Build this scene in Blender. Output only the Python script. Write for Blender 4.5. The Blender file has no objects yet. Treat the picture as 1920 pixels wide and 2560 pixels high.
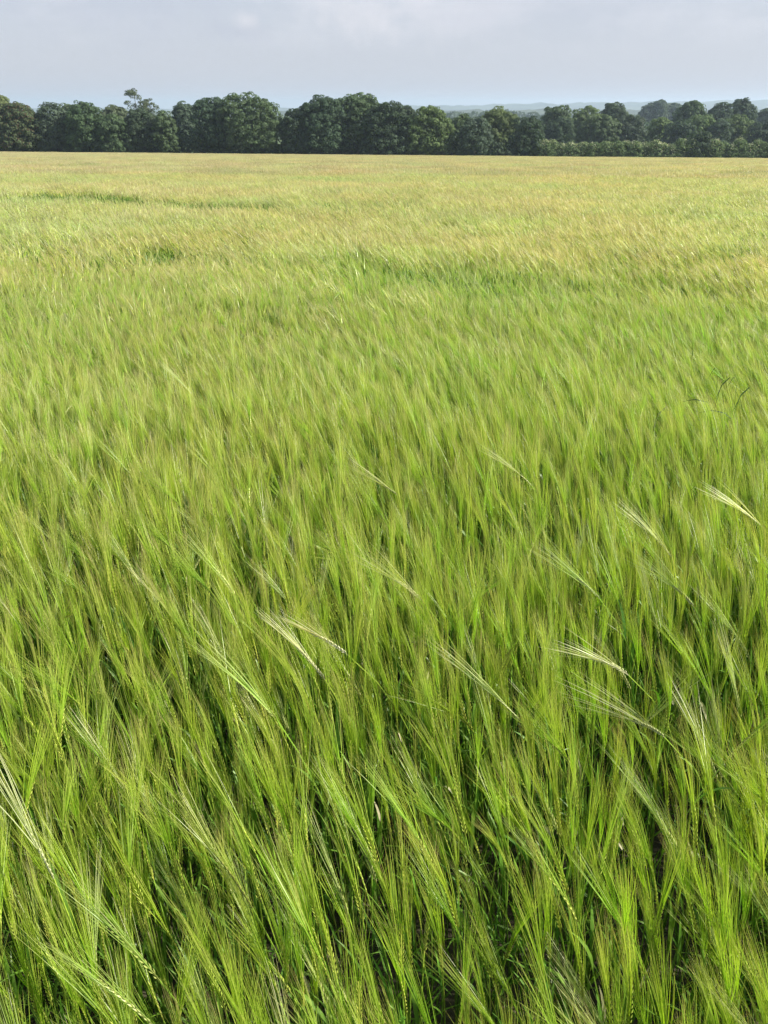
import bpy, math
import numpy as np
from mathutils import Vector, Matrix, Euler

sc = bpy.context.scene
col = sc.collection
R = math.radians

# ------------------------------------------------------------------ camera
EYE = 1.65
PITCH = R(28.1)
FPX = 1898.0                      # focal length in photograph pixels (1920 x 2560)
cam = bpy.data.cameras.new('camera')
cam.sensor_fit = 'VERTICAL'
cam.sensor_height = 36.0
cam.lens = 36.0 * FPX / 2560.0
cam.clip_start = 0.05
cam.clip_end = 30000
cam_o = bpy.data.objects.new('camera', cam)
col.objects.link(cam_o)
cam_o.location = (0, 0, EYE)
cam_o.rotation_euler = (math.pi / 2 - PITCH, 0, 0)
sc.camera = cam_o

# ------------------------------------------------------------------ light
SUN_AZ, SUN_EL = R(97), R(36)     # azimuth clockwise from straight ahead
SKY_STRENGTH = 0.10
SUN_STRENGTH = 4.6
sun_dir = Vector((math.sin(SUN_AZ) * math.cos(SUN_EL), math.cos(SUN_AZ) * math.cos(SUN_EL), math.sin(SUN_EL)))
sun = bpy.data.lights.new('sun', 'SUN')
sun.energy = SUN_STRENGTH
sun.angle = R(0.5)
sun.color = (1.0, 0.93, 0.80)
sun_o = bpy.data.objects.new('sun', sun)
col.objects.link(sun_o)
sun_o.rotation_euler = sun_dir.to_track_quat('Z', 'Y').to_euler()

world = bpy.data.worlds.new('World')
sc.world = world
world.use_nodes = True
wn, wl = world.node_tree.nodes, world.node_tree.links
wn.clear()
w_out = wn.new('ShaderNodeOutputWorld')
w_bg = wn.new('ShaderNodeBackground')
w_bg.inputs['Strength'].default_value = SKY_STRENGTH
sky = wn.new('ShaderNodeTexSky')
sky.sky_type = 'NISHITA'
sky.sun_disc = False
sky.sun_elevation = SUN_EL
sky.sun_rotation = SUN_AZ
sky.altitude = 50
sky.air_density = 1.0
sky.dust_density = 1.6
sky.ozone_density = 1.6
tc = wn.new('ShaderNodeTexCoord')
sep = wn.new('ShaderNodeSeparateXYZ')
wl.new(tc.outputs['Generated'], sep.inputs[0])
# thin high veil, thickest towards the horizon
veil = wn.new('ShaderNodeMapRange')
veil.inputs['From Min'].default_value = 0.0
veil.inputs['From Max'].default_value = 0.55
veil.inputs['To Min'].default_value = 0.90
veil.inputs['To Max'].default_value = 0.35
wl.new(sep.outputs['Z'], veil.inputs['Value'])
VEIL = (3.02, 3.10, 3.55, 1)
mixv = wn.new('ShaderNodeMix'); mixv.data_type = 'RGBA'
wl.new(veil.outputs[0], mixv.inputs['Factor'])
wl.new(sky.outputs[0], mixv.inputs['A'])
mixv.inputs['B'].default_value = VEIL
# faint cloud puffs
mp = wn.new('ShaderNodeMapping')
mp.inputs['Scale'].default_value = (1.0, 1.0, 3.2)
mp.inputs['Location'].default_value = (0.37, 0.1, 0.22)
wl.new(tc.outputs['Generated'], mp.inputs['Vector'])
nz = wn.new('ShaderNodeTexNoise')
nz.inputs['Scale'].default_value = 9.0
nz.inputs['Detail'].default_value = 7.0
nz.inputs['Roughness'].default_value = 0.55
wl.new(mp.outputs[0], nz.inputs['Vector'])
cr = wn.new('ShaderNodeMapRange')
cr.inputs['From Min'].default_value = 0.45
cr.inputs['From Max'].default_value = 0.66
cr.inputs['To Min'].default_value = 0.0
cr.inputs['To Max'].default_value = 0.55
wl.new(nz.outputs['Fac'], cr.inputs['Value'])
hz_ = wn.new('ShaderNodeMapRange')                 # clouds melt into the haze at the horizon
hz_.inputs['From Min'].default_value = 0.045
hz_.inputs['From Max'].default_value = 0.11
wl.new(sep.outputs['Z'], hz_.inputs['Value'])
cm = wn.new('ShaderNodeMath'); cm.operation = 'MULTIPLY'
wl.new(cr.outputs[0], cm.inputs[0]); wl.new(hz_.outputs[0], cm.inputs[1])
mixc = wn.new('ShaderNodeMix'); mixc.data_type = 'RGBA'
wl.new(cm.outputs[0], mixc.inputs['Factor'])
wl.new(mixv.outputs['Result'], mixc.inputs['A'])
mixc.inputs['B'].default_value = (4.3, 4.3, 4.6, 1)
last = mixc.outputs['Result']
for (az_, el_, rad, sx, amt, colr) in ((-8.8, 4.75, .020, .8, .55, (4.6, 4.45, 4.6, 1)), (-9.2, 4.15, .026, .5, .35, (2.6, 2.75, 3.3, 1)),
                                       (-2.0, 5.3, .050, .5, .45, (4.4, 4.3, 4.5, 1)), (4.6, 5.2, .06, .4, .30, (4.3, 4.2, 4.5, 1)),
                                       (-17, 5.6, .09, .4, .30, (2.7, 2.85, 3.4, 1)), (13, 5.5, .08, .4, .25, (2.75, 2.9, 3.4, 1))):
    cdir = (math.sin(R(az_)) * math.cos(R(el_)), math.cos(R(az_)) * math.cos(R(el_)), math.sin(R(el_)))
    sb = wn.new('ShaderNodeVectorMath'); sb.operation = 'SUBTRACT'
    wl.new(tc.outputs['Generated'], sb.inputs[0]); sb.inputs[1].default_value = cdir
    ml = wn.new('ShaderNodeVectorMath'); ml.operation = 'MULTIPLY'
    wl.new(sb.outputs[0], ml.inputs[0]); ml.inputs[1].default_value = (sx, sx, 1.3)
    ln_ = wn.new('ShaderNodeVectorMath'); ln_.operation = 'LENGTH'
    wl.new(ml.outputs[0], ln_.inputs[0])
    n3 = wn.new('ShaderNodeTexNoise'); n3.inputs['Scale'].default_value = 45.0; n3.inputs['Detail'].default_value = 5
    wl.new(tc.outputs['Generated'], n3.inputs['Vector'])
    ad = wn.new('ShaderNodeMath'); ad.operation = 'MULTIPLY_ADD'
    wl.new(n3.outputs['Fac'], ad.inputs[0]); ad.inputs[1].default_value = rad * 1.3
    wl.new(ln_.outputs['Value'], ad.inputs[2])
    m3 = wn.new('ShaderNodeMapRange'); m3.interpolation_type = 'SMOOTHSTEP'
    m3.inputs['From Min'].default_value = rad * 0.55; m3.inputs['From Max'].default_value = rad * 1.55
    m3.inputs['To Min'].default_value = amt; m3.inputs['To Max'].default_value = 0.0
    wl.new(ad.outputs[0], m3.inputs['Value'])
    mm = wn.new('ShaderNodeMix'); mm.data_type = 'RGBA'
    wl.new(m3.outputs[0], mm.inputs['Factor']); wl.new(last, mm.inputs['A']); mm.inputs['B'].default_value = colr
    last = mm.outputs['Result']
wl.new(last, w_bg.inputs['Color'])
wl.new(w_bg.outputs[0], w_out.inputs['Surface'])

vs = sc.view_settings
sc.display_settings.display_device = 'sRGB'
vs.view_transform = 'Standard'
vs.look = 'None'
vs.gamma = 1.0
vs.use_curve_mapping = False
vs.exposure = 1.0

cy = sc.cycles
cy.max_bounces = 8
cy.diffuse_bounces = 3
cy.glossy_bounces = 2
cy.transmission_bounces = 4
cy.volume_bounces = 1
cy.transparent_max_bounces = 8
cy.use_denoising = True
cy.denoiser = 'OPENIMAGEDENOISE'
cy.denoising_input_passes = 'RGB_ALBEDO_NORMAL'
cy.denoising_prefilter = 'FAST'
cy.caustics_reflective = False
cy.caustics_refractive = False
cy.sample_clamp_indirect = 4.0

# ------------------------------------------------------------------ helpers
rng = np.random.default_rng(11)


def ray(px, py):
    u, v = (px - 960) / FPX, (1280 - py) / FPX
    c, s = math.cos(PITCH), math.sin(PITCH)
    return np.array([u, c + v * s, -s + v * c])


def far_at(px, py, y):
    """point on the sight line through photograph pixel (px, py) at the ground distance y"""
    d = ray(px, py)
    t = y / d[1]
    return np.array([d[0] * t, y, EYE + d[2] * t])


def ground_z(x, y):
    x = np.asarray(x, float); y = np.asarray(y, float)
    z = np.interp(y, [-4000, -50, 0, 215, 350, 600, 1500, 9000], [20, 2, 0, -10.0, -13.4, -15.2, -20, -24])
    return z - 0.0080 * np.clip(x, -150, 150)


def crop_at(px, py, h):
    """where the sight line meets the crop at height h above the soil"""
    d = ray(px, py)
    t = 1.0
    for _ in range(60):
        p = np.array([0, 0, EYE]) + d * t
        err = p[2] - (ground_z(p[0], p[1]) + h)
        t += err / max(0.05, -d[2] - 0.04) * 0.8
    return np.array([0, 0, EYE]) + d * t


def project(p):
    c, s = math.cos(PITCH), math.sin(PITCH)
    q = np.asarray(p) - np.array([0, 0, EYE])
    dep = q[..., 1] * c - q[..., 2] * s
    up = q[..., 1] * s + q[..., 2] * c
    return 960 + FPX * q[..., 0] / dep, 1280 - FPX * up / dep, dep


def vnoise(x, y, seed=0):
    """smooth value noise, 0..1"""
    x = np.asarray(x, float); y = np.asarray(y, float)
    xi = np.floor(x).astype(np.int64); yi = np.floor(y).astype(np.int64)
    fx, fy = x - xi, y - yi
    fx = fx * fx * (3 - 2 * fx); fy = fy * fy * (3 - 2 * fy)

    def h(a, b):
        n = (a * 374761393 + b * 668265263 + seed * 974634777) & 0xFFFFFFFF
        n = ((n ^ (n >> 13)) * 1274126177) & 0xFFFFFFFF
        return ((n ^ (n >> 16)) & 0xFFFF) / 65535.0
    a = h(xi, yi) * (1 - fx) + h(xi + 1, yi) * fx
    b = h(xi, yi + 1) * (1 - fx) + h(xi + 1, yi + 1) * fx
    return a * (1 - fy) + b * fy


class MB:
    """collects geometry for ONE mesh"""
    def __init__(s):
        s.v, s.q, s.t, s.qm, s.tm, s.c, s.n = [], [], [], [], [], [], 0

    def add(s, v, quads=None, tris=None, color=(1, 1, 1), mat=0):
        v = np.asarray(v, float)
        c = np.asarray(color, float)
        if c.ndim == 1:
            c = np.tile(c, (len(v), 1))
        s.v.append(v); s.c.append(c)
        if quads is not None and len(quads):
            q = np.asarray(quads, int) + s.n
            s.q.append(q); s.qm.append(np.full(len(q), mat))
        if tris is not None and len(tris):
            t = np.asarray(tris, int) + s.n
            s.t.append(t); s.tm.append(np.full(len(t), mat))
        s.n += len(v)

    def arrays(s):
        v = np.concatenate(s.v) if s.v else np.zeros((0, 3))
        c = np.concatenate(s.c) if s.c else np.zeros((0, 3))
        q = np.concatenate(s.q) if s.q else np.zeros((0, 4), int)
        t = np.concatenate(s.t) if s.t else np.zeros((0, 3), int)
        qm = np.concatenate(s.qm) if s.qm else np.zeros(0, int)
        tm = np.concatenate(s.tm) if s.tm else np.zeros(0, int)
        return v, c, q, t, qm, tm

    def add_arrays(s, arr, M=None, off=None, tint=None):
        v, c, q, t, qm, tm = arr
        if M is not None:
            v = v @ M.T
        if off is not None:
            v = v + off
        if tint is not None:
            c = c * tint
        s.v.append(v); s.c.append(c)
        if len(q): s.q.append(q + s.n); s.qm.append(qm)
        if len(t): s.t.append(t + s.n); s.tm.append(tm)
        s.n += len(v)

    def mesh(s, name, mats, smooth=False):
        v, c, q, t, qm, tm = s.arrays()
        me = bpy.data.meshes.new(name)
        me.vertices.add(len(v))
        me.vertices.foreach_set('co', v.astype(np.float32).ravel())
        loops = np.concatenate([q.ravel(), t.ravel()]).astype(np.int32)
        me.loops.add(len(loops))
        me.loops.foreach_set('vertex_index', loops)
        npol = len(q) + len(t)
        me.polygons.add(npol)
        start = np.concatenate([np.arange(len(q)) * 4, len(q) * 4 + np.arange(len(t)) * 3]).astype(np.int32)
        me.polygons.foreach_set('loop_start', start)
        me.polygons.foreach_set('material_index', np.concatenate([qm, tm]).astype(np.int32))
        me.polygons.foreach_set('use_smooth', np.full(npol, smooth))
        a = me.color_attributes.new('tint', 'FLOAT_COLOR', 'POINT')
        a.data.foreach_set('color', np.concatenate([c, np.ones((len(c), 1))], 1).astype(np.float32).ravel())
        for m in mats:
            me.materials.append(m)
        me.update(calc_edges=True)
        return me


def tag(o, label=None, cat=None, group=None, kind=None):
    if label: o['label'] = label
    if cat: o['category'] = cat
    if group: o['group'] = group
    if kind: o['kind'] = kind
    return o


def obj(name, me, parent=None, loc=None):
    o = bpy.data.objects.new(name, me)
    col.objects.link(o)
    if parent is not None: o.parent = parent
    if loc is not None: o.location = loc
    return o


def unit(a):
    return a / np.maximum(1e-9, np.linalg.norm(a, axis=-1, keepdims=True))


def tube(mb, pts, rad, sides=4, c0=(1, 1, 1), c1=None, mat=0, flat=1.0, ref=None):
    pts = np.asarray(pts, float); n = len(pts)
    rad = np.broadcast_to(np.asarray(rad, float), (n,))
    tan = unit(np.gradient(pts, axis=0))
    ref = np.array([0.31, 0.87, 0.12]) if ref is None else np.asarray(ref, float)
    a = unit(np.cross(tan, ref)); b = np.cross(tan, a)
    ang = np.arange(sides) * 2 * math.pi / sides
    v = pts[:, None, :] + rad[:, None, None] * (np.cos(ang)[None, :, None] * a[:, None, :] + flat * np.sin(ang)[None, :, None] * b[:, None, :])
    i, k = np.meshgrid(np.arange(n - 1), np.arange(sides), indexing='ij')
    k2 = (k + 1) % sides
    q = np.stack([i * sides + k, i * sides + k2, (i + 1) * sides + k2, (i + 1) * sides + k], -1).reshape(-1, 4)
    c0 = np.asarray(c0, float); c1 = c0 if c1 is None else np.asarray(c1, float)
    f = np.linspace(0, 1, n)[:, None, None]
    c = np.broadcast_to(c0 * (1 - f) + c1 * f, (n, sides, 3)).reshape(-1, 3)
    mb.add(v.reshape(-1, 3), q, None, c, mat)


def ribbon(mb, pts, w, side, c0, c1=None, mat=0, power=1.0):
    pts = np.asarray(pts, float); n = len(pts)
    w = np.broadcast_to(np.asarray(w, float), (n,))
    side = np.broadcast_to(np.asarray(side, float), (n, 3))
    v = np.stack([pts - side * w[:, None], pts + side * w[:, None]], 1).reshape(-1, 3)
    i = np.arange(n - 1)
    q = np.stack([2 * i, 2 * i + 1, 2 * i + 3, 2 * i + 2], -1)
    c0 = np.asarray(c0, float); c1 = c0 if c1 is None else np.asarray(c1, float)
    f = np.repeat(np.linspace(0, 1, n) ** power, 2)[:, None]
    mb.add(v, q, None, c0 * (1 - f) + c1 * f, mat)


# ------------------------------------------------------------------ materials
def new_mat(name):
    m = bpy.data.materials.new(name)
    m.use_nodes = True
    nt = m.node_tree
    nt.nodes.clear()
    out = nt.nodes.new('ShaderNodeOutputMaterial')
    return m, nt.nodes, nt.links, out


def plant_mat(name, rough, spec, trans, trans_tint, vary=0.3, patch=None, hue=0.02):
    """tint attribute x per-plant variation x broad patches, with light passing through"""
    m, n, l, out = new_mat(name)
    at = n.new('ShaderNodeAttribute'); at.attribute_name = 'tint'
    oi = n.new('ShaderNodeObjectInfo')
    hs = n.new('ShaderNodeHueSaturation')
    mr = n.new('ShaderNodeMapRange'); mr.inputs['To Min'].default_value = 1 - vary; mr.inputs['To Max'].default_value = 1 + vary
    l.new(oi.outputs['Random'], mr.inputs['Value']); l.new(mr.outputs[0], hs.inputs['Value'])
    wn_ = n.new('ShaderNodeTexWhiteNoise'); wn_.noise_dimensions = '1D'
    l.new(oi.outputs['Random'], wn_.inputs['W'])
    mh = n.new('ShaderNodeMapRange'); mh.inputs['To Min'].default_value = 0.5 - hue; mh.inputs['To Max'].default_value = 0.5 + hue
    l.new(wn_.outputs['Value'], mh.inputs['Value']); l.new(mh.outputs[0], hs.inputs['Hue'])
    l.new(at.outputs['Color'], hs.inputs['Color'])
    color = hs.outputs['Color']
    if patch:
        geo = n.new('ShaderNodeNewGeometry')
        mp = n.new('ShaderNodeMapping'); mp.inputs['Scale'].default_value = patch[0]
        l.new(geo.outputs['Position'], mp.inputs['Vector'])
        nz = n.new('ShaderNodeTexNoise'); nz.inputs['Scale'].default_value = 1.0; nz.inputs['Detail'].default_value = 3.0
        l.new(mp.outputs[0], nz.inputs['Vector'])
        r2 = n.new('ShaderNodeMapRange'); r2.inputs['From Min'].default_value = 0.35; r2.inputs['From Max'].default_value = 0.65
        l.new(nz.outputs['Fac'], r2.inputs['Value'])
        mx = n.new('ShaderNodeMix'); mx.data_type = 'RGBA'
        mx.inputs['A'].default_value = patch[1]; mx.inputs['B'].default_value = patch[2]
        l.new(r2.outputs[0], mx.inputs['Factor'])
        mu = n.new('ShaderNodeMix'); mu.data_type = 'RGBA'; mu.blend_type = 'MULTIPLY'; mu.inputs['Factor'].default_value = 1
        l.new(color, mu.inputs['A']); l.new(mx.outputs['Result'], mu.inputs['B'])
        color = mu.outputs['Result']
    pb = n.new('ShaderNodeBsdfPrincipled')
    pb.inputs['Roughness'].default_value = rough
    pb.inputs['Specular IOR Level'].default_value = spec
    l.new(color, pb.inputs['Base Color'])
    tr = n.new('ShaderNodeBsdfTranslucent')
    tm = n.new('ShaderNodeMix'); tm.data_type = 'RGBA'; tm.blend_type = 'MULTIPLY'; tm.inputs['Factor'].default_value = 1
    l.new(color, tm.inputs['A']); tm.inputs['B'].default_value = trans_tint
    l.new(tm.outputs['Result'], tr.inputs['Color'])
    ms = n.new('ShaderNodeMixShader'); ms.inputs['Fac'].default_value = trans
    l.new(pb.outputs[0], ms.inputs[1]); l.new(tr.outputs[0], ms.inputs[2])
    l.new(ms.outputs[0], out.inputs['Surface'])
    return m


PATCH = ((0.22, 0.22, 0.0), (1.08, 1.0, 1.0, 1), (0.92, 1.04, 0.95, 1))
M_EAR = plant_mat('barley_ear', 0.40, 0.5, 0.10, (1.25, 1.3, 0.9, 1), 0.16, PATCH, 0.012)
M_AWN = plant_mat('barley_awn', 0.36, 0.5, 0.45, (1.38, 1.42, 0.68, 1), 0.16, PATCH, 0.012)
M_GREEN = plant_mat('barley_green', 0.42, 0.5, 0.35, (1.4, 1.55, 0.55, 1), 0.2, PATCH, 0.015)
M_STALK = plant_mat('barley_stalk', 0.42, 0.5, 0.08, (1.4, 1.55, 0.55, 1), 0.2, PATCH, 0.015)
M_LEAF = plant_mat('tree_leaf', 0.65, 0.18, 0.25, (1.2, 1.4, 0.6, 1), 0.10)


def bark_mat():
    m, n, l, out = new_mat('bark')
    nz = n.new('ShaderNodeTexNoise'); nz.inputs['Scale'].default_value = 3.0; nz.inputs['Detail'].default_value = 6
    cr = n.new('ShaderNodeValToRGB')
    cr.color_ramp.elements[0].color = (0.03, 0.025, 0.018, 1); cr.color_ramp.elements[1].color = (0.09, 0.075, 0.06, 1)
    l.new(nz.outputs['Fac'], cr.inputs['Fac'])
    pb = n.new('ShaderNodeBsdfPrincipled'); pb.inputs['Roughness'].default_value = 0.9
    l.new(cr.outputs[0], pb.inputs['Base Color']); l.new(pb.outputs[0], out.inputs['Surface'])
    return m


M_BARK = bark_mat()


def ground_mat():
    m, n, l, out = new_mat('soil_and_pasture')
    geo = n.new('ShaderNodeNewGeometry')
    n1 = n.new('ShaderNodeTexNoise'); n1.inputs['Scale'].default_value = 14.0; n1.inputs['Detail'].default_value = 8
    l.new(geo.outputs['Position'], n1.inputs['Vector'])
    cr = n.new('ShaderNodeValToRGB')
    cr.color_ramp.elements[0].color = (0.035, 0.032, 0.018, 1); cr.color_ramp.elements[1].color = (0.085, 0.075, 0.045, 1)
    l.new(n1.outputs['Fac'], cr.inputs['Fac'])
    n2 = n.new('ShaderNodeTexNoise'); n2.inputs['Scale'].default_value = 0.006; n2.inputs['Detail'].default_value = 5
    l.new(geo.outputs['Position'], n2.inputs['Vector'])
    c2 = n.new('ShaderNodeValToRGB')
    c2.color_ramp.elements[0].position = 0.4; c2.color_ramp.elements[1].position = 0.6
    c2.color_ramp.elements[0].color = (0.035, 0.07, 0.02, 1); c2.color_ramp.elements[1].color = (0.10, 0.14, 0.045, 1)
    l.new(n2.outputs['Fac'], c2.inputs['Fac'])
    sp = n.new('ShaderNodeSeparateXYZ'); l.new(geo.outputs['Position'], sp.inputs[0])
    mr = n.new('ShaderNodeMapRange'); mr.inputs['From Min'].default_value = 204; mr.inputs['From Max'].default_value = 208
    l.new(sp.outputs['Y'], mr.inputs['Value'])
    mx = n.new('ShaderNodeMix'); mx.data_type = 'RGBA'
    l.new(mr.outputs[0], mx.inputs['Factor']); l.new(cr.outputs[0], mx.inputs['A']); l.new(c2.outputs[0], mx.inputs['B'])
    bp = n.new('ShaderNodeBump'); bp.inputs['Distance'].default_value = 0.03; l.new(n1.outputs['Fac'], bp.inputs['Height'])
    pb = n.new('ShaderNodeBsdfPrincipled'); pb.inputs['Roughness'].default_value = 0.95
    l.new(mx.outputs['Result'], pb.inputs['Base Color']); l.new(bp.outputs[0], pb.inputs['Normal'])
    l.new(pb.outputs[0], out.inputs['Surface'])
    return m


def hill_mat():
    m, n, l, out = new_mat('wooded_hillside')
    geo = n.new('ShaderNodeNewGeometry')
    n2 = n.new('ShaderNodeTexNoise'); n2.inputs['Scale'].default_value = 0.004; n2.inputs['Detail'].default_value = 6
    l.new(geo.outputs['Position'], n2.inputs['Vector'])
    c2 = n.new('ShaderNodeValToRGB')
    c2.color_ramp.elements[0].position = 0.42; c2.color_ramp.elements[1].position = 0.62
    c2.color_ramp.elements[0].color = (0.018, 0.036, 0.016, 1); c2.color_ramp.elements[1].color = (0.05, 0.075, 0.03, 1)
    l.new(n2.outputs['Fac'], c2.inputs['Fac'])
    pb = n.new('ShaderNodeBsdfPrincipled'); pb.inputs['Roughness'].default_value = 0.95
    l.new(c2.outputs[0], pb.inputs['Base Color']); l.new(pb.outputs[0], out.inputs['Surface'])
    return m


# ------------------------------------------------------------------ ground and hills
def build_ground():
    ys = np.concatenate([[-4000, -500, -50], np.linspace(-10, 60, 36), np.linspace(70, 360, 30), [450, 600, 900, 1500, 2500, 4000, 6000, 9000]])
    xs = np.concatenate([[-6000, -2500, -900, -400], np.linspace(-160, 160, 33), [400, 900, 2500, 6000]])
    X, Y = np.meshgrid(xs, ys, indexing='ij')
    v = np.stack([X, Y, ground_z(X, Y)], -1).reshape(-1, 3)
    ny = len(ys)
    i, j = np.meshgrid(np.arange(len(xs) - 1), np.arange(ny - 1), indexing='ij')
    q = np.stack([i * ny + j, (i + 1) * ny + j, (i + 1) * ny + j + 1, i * ny + j + 1], -1).reshape(-1, 4)
    mb = MB(); mb.add(v, q)
    o = obj('ground', mb.mesh('ground', [ground_mat()], True))
    tag(o, 'field soil and pasture sloping gently away to the valley', kind='structure')


build_ground()
M_HILL = hill_mat()


def build_hills(name, label, dist, pts, depth, seed, bump):
    """a long ridge; pts: (px, py) of its crest as sighted from the field"""
    xs = np.linspace(-0.75 * dist, 0.75 * dist, 360)
    cx = [far_at(p[0], p[1], dist)[0] for p in pts]; cz = [far_at(p[0], p[1], dist)[2] for p in pts]
    crest = np.interp(xs, cx, cz)
    crest = crest + bump * (vnoise(xs / (dist * 0.012), xs * 0, seed) - 0.5) + bump * 0.5 * (vnoise(xs / (dist * 0.004), xs * 0 + 3, seed) - 0.5)
    prof = np.array([[-1, 0], [-0.6, 0.35], [-0.3, 0.75], [0, 1.0], [0.5, 0.8], [1.0, 0.0]])
    V = []
    for d, h in prof:
        V.append(np.stack([xs, np.full_like(xs, dist + d * depth), -26 + (crest + 26) * h], -1))
    V = np.stack(V, 1).reshape(-1, 3)
    n = len(prof)
    i, j = np.meshgrid(np.arange(len(xs) - 1), np.arange(n - 1), indexing='ij')
    q = np.stack([i * n + j, (i + 1) * n + j, (i + 1) * n + j + 1, i * n + j + 1], -1).reshape(-1, 4)
    mb = MB(); mb.add(V, q)
    tag(obj(name, mb.mesh(name, [M_HILL], True)), label, kind='structure')


build_hills('hills', 'long blue wooded hills on the horizon', 5200,
            [(-2000, 274), (600, 272), (1040, 263.5), (1300, 259), (1560, 255.5), (1920, 251), (2600, 252), (4000, 268)], 900, 5, 14)
build_hills('near_hills', 'nearer wooded ridge below the blue hills', 2300,
            [(-2000, 284), (700, 283), (1120, 279), (1400, 271), (1500, 273), (1700, 278), (2000, 272), (4000, 285)], 450, 9, 9)

# ------------------------------------------------------------------ haze
HAZE_DENSITY = 2.0e-4


def build_haze():
    x0, x1, y0, y1, z0, z1 = -5900, 5900, -900, 8600, -60, 60
    v = [(x, y, z) for x in (x0, x1) for y in (y0, y1) for z in (z0, z1)]
    q = [(0, 1, 3, 2), (4, 6, 7, 5), (0, 4, 5, 1), (2, 3, 7, 6), (0, 2, 6, 4), (1, 5, 7, 3)]
    mb = MB(); mb.add(v, q)
    m, n, l, out = new_mat('haze_air')
    pv = n.new('ShaderNodeVolumePrincipled')
    pv.inputs['Color'].default_value = (0.60, 0.74, 0.93, 1)
    pv.inputs['Density'].default_value = HAZE_DENSITY
    pv.inputs['Anisotropy'].default_value = 0.2
    l.new(pv.outputs[0], out.inputs['Volume'])
    tag(obj('haze', mb.mesh('haze', [m])), 'thin summer haze over the fields', kind='stuff')


build_haze()

# ------------------------------------------------------------------ trees
def leaf_quads(mb, c, nrm, size, colr, r):
    n = len(c)
    ref = unit(r.normal(size=(n, 3)))
    a = unit(np.cross(nrm, ref)); b = np.cross(nrm, a)
    s = size[:, None]
    bend = nrm * s * 0.18
    v = np.stack([c + a * s, c + b * s * 0.55 + bend, c - a * s, c - b * s * 0.55 + bend], 1).reshape(-1, 3)
    q = np.arange(4 * n).reshape(n, 4)
    mb.add(v, q, None, np.repeat(colr, 4, 0))


def crown_mesh(name, lobes, r, nclump, leaf, tint, dense=1.0, per=52, tip=None, open_=0.0):
    """lobes: list of (cx, cy, cz, rx, ry, rz); leaves sit in clumps over the lobes' skins, some inside"""
    lob = np.array(lobes, float)
    area = (lob[:, 3] * lob[:, 5] + lob[:, 4] * lob[:, 5] + lob[:, 3] * lob[:, 4])
    mb = MB()
    k = r.choice(len(lob), nclump, p=area / area.sum())
    d = unit(r.normal(size=(nclump, 3)))
    d[:, 2] = np.where(d[:, 2] < -0.55, -d[:, 2], d[:, 2])
    L = lob[k]
    cen = L[:, :3] + d * L[:, 3:] * r.uniform(0.80, 0.98, (nclump, 1))
    keep = np.ones(nclump, bool)
    for m in range(len(lob)):
        q = np.linalg.norm((cen - lob[m, :3]) / lob[m, 3:], axis=1)
        keep &= (q > 0.66) | (k == m)
    cen, d, L = cen[keep], d[keep], L[keep]
    n = len(cen)
    base = np.array(tint)
    cr_ = (r.uniform(0.38, 0.80, n) * np.minimum(1.0, L[:, 3:].mean(1) / 2.4) + 0.10) * max(1.0, leaf / 0.26)
    cval = r.uniform(0.80, 1.28, n)
    if open_ > 0:
        cr_ = r.uniform(0.18, 0.5, n)
    cnt = np.maximum(5, ((per if open_ == 0 else 26) * dense * (cr_ / 0.9 / max(1.0, leaf / 0.26)) ** 1.3)).astype(int)
    idx = np.repeat(np.arange(n), cnt)
    N = len(idx)
    dd = unit(r.normal(size=(N, 3)) + d[idx] * 0.5 + np.array([0, 0, 0.35]))
    pos = cen[idx] + dd * cr_[idx][:, None] * r.uniform(0.86, 1.0, (N, 1)) * np.array([1.15, 1.15, 0.8])
    nr = unit(dd * 1.2 + r.normal(size=(N, 3)) * 0.30 + np.array([0, 0, 0.2]))
    size = leaf * r.uniform(0.65, 1.35, N)
    colr = base * (cval[idx] * r.uniform(0.8, 1.2, N))[:, None]
    if tip is not None:
        w = (r.random(N) < tip[1])[:, None] * 1.0
        colr = colr * (1 - w) + np.array(tip[0]) * w
    leaf_quads(mb, pos, nr, size, colr, r)
    # loose foliage inside, so that the crown closes
    ni = int(N * (0.30 if open_ == 0 else 0.05))
    ki = r.choice(len(lob), ni, p=area / area.sum())
    di = unit(r.normal(size=(ni, 3))) * (r.random((ni, 1)) ** 0.4) * 0.86
    pi_ = lob[ki, :3] + di * lob[ki, 3:]
    leaf_quads(mb, pi_, unit(r.normal(size=(ni, 3))), leaf * r.uniform(1.2, 2.1, ni), np.tile(base * 0.9, (ni, 1)), r)
    return mb.mesh(name, [M_LEAF])


def trunk_mesh(name, h, r0, lobes, r):
    mb = MB()
    zs = np.linspace(0, h, 6)
    wob = np.cumsum(r.normal(size=(6, 2)) * 0.03 * h / 6, axis=0)
    pts = np.stack([wob[:, 0], wob[:, 1], zs], -1); pts[0, :2] = 0
    tube(mb, pts, r0 * np.linspace(1.0, 0.45, 6), 7)
    for L in lobes:
        s = pts[r.integers(2, 5)]
        e = s + (np.array(L[:3]) - s) * 0.8
        mid = (s + e) / 2 + np.array([0, 0, -0.08 * np.linalg.norm(e - s)])
        tube(mb, np.array([s, mid, e]), r0 * np.array([0.38, 0.22, 0.06]), 5)
    return mb.mesh(name, [M_BARK], True)


DARK = (0.054, 0.084, 0.050)
MID = (0.082, 0.124, 0.060)
LIGHT = (0.118, 0.160, 0.065)
GREY = (0.085, 0.115, 0.065)
BLUE = (0.072, 0.106, 0.072)


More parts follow.
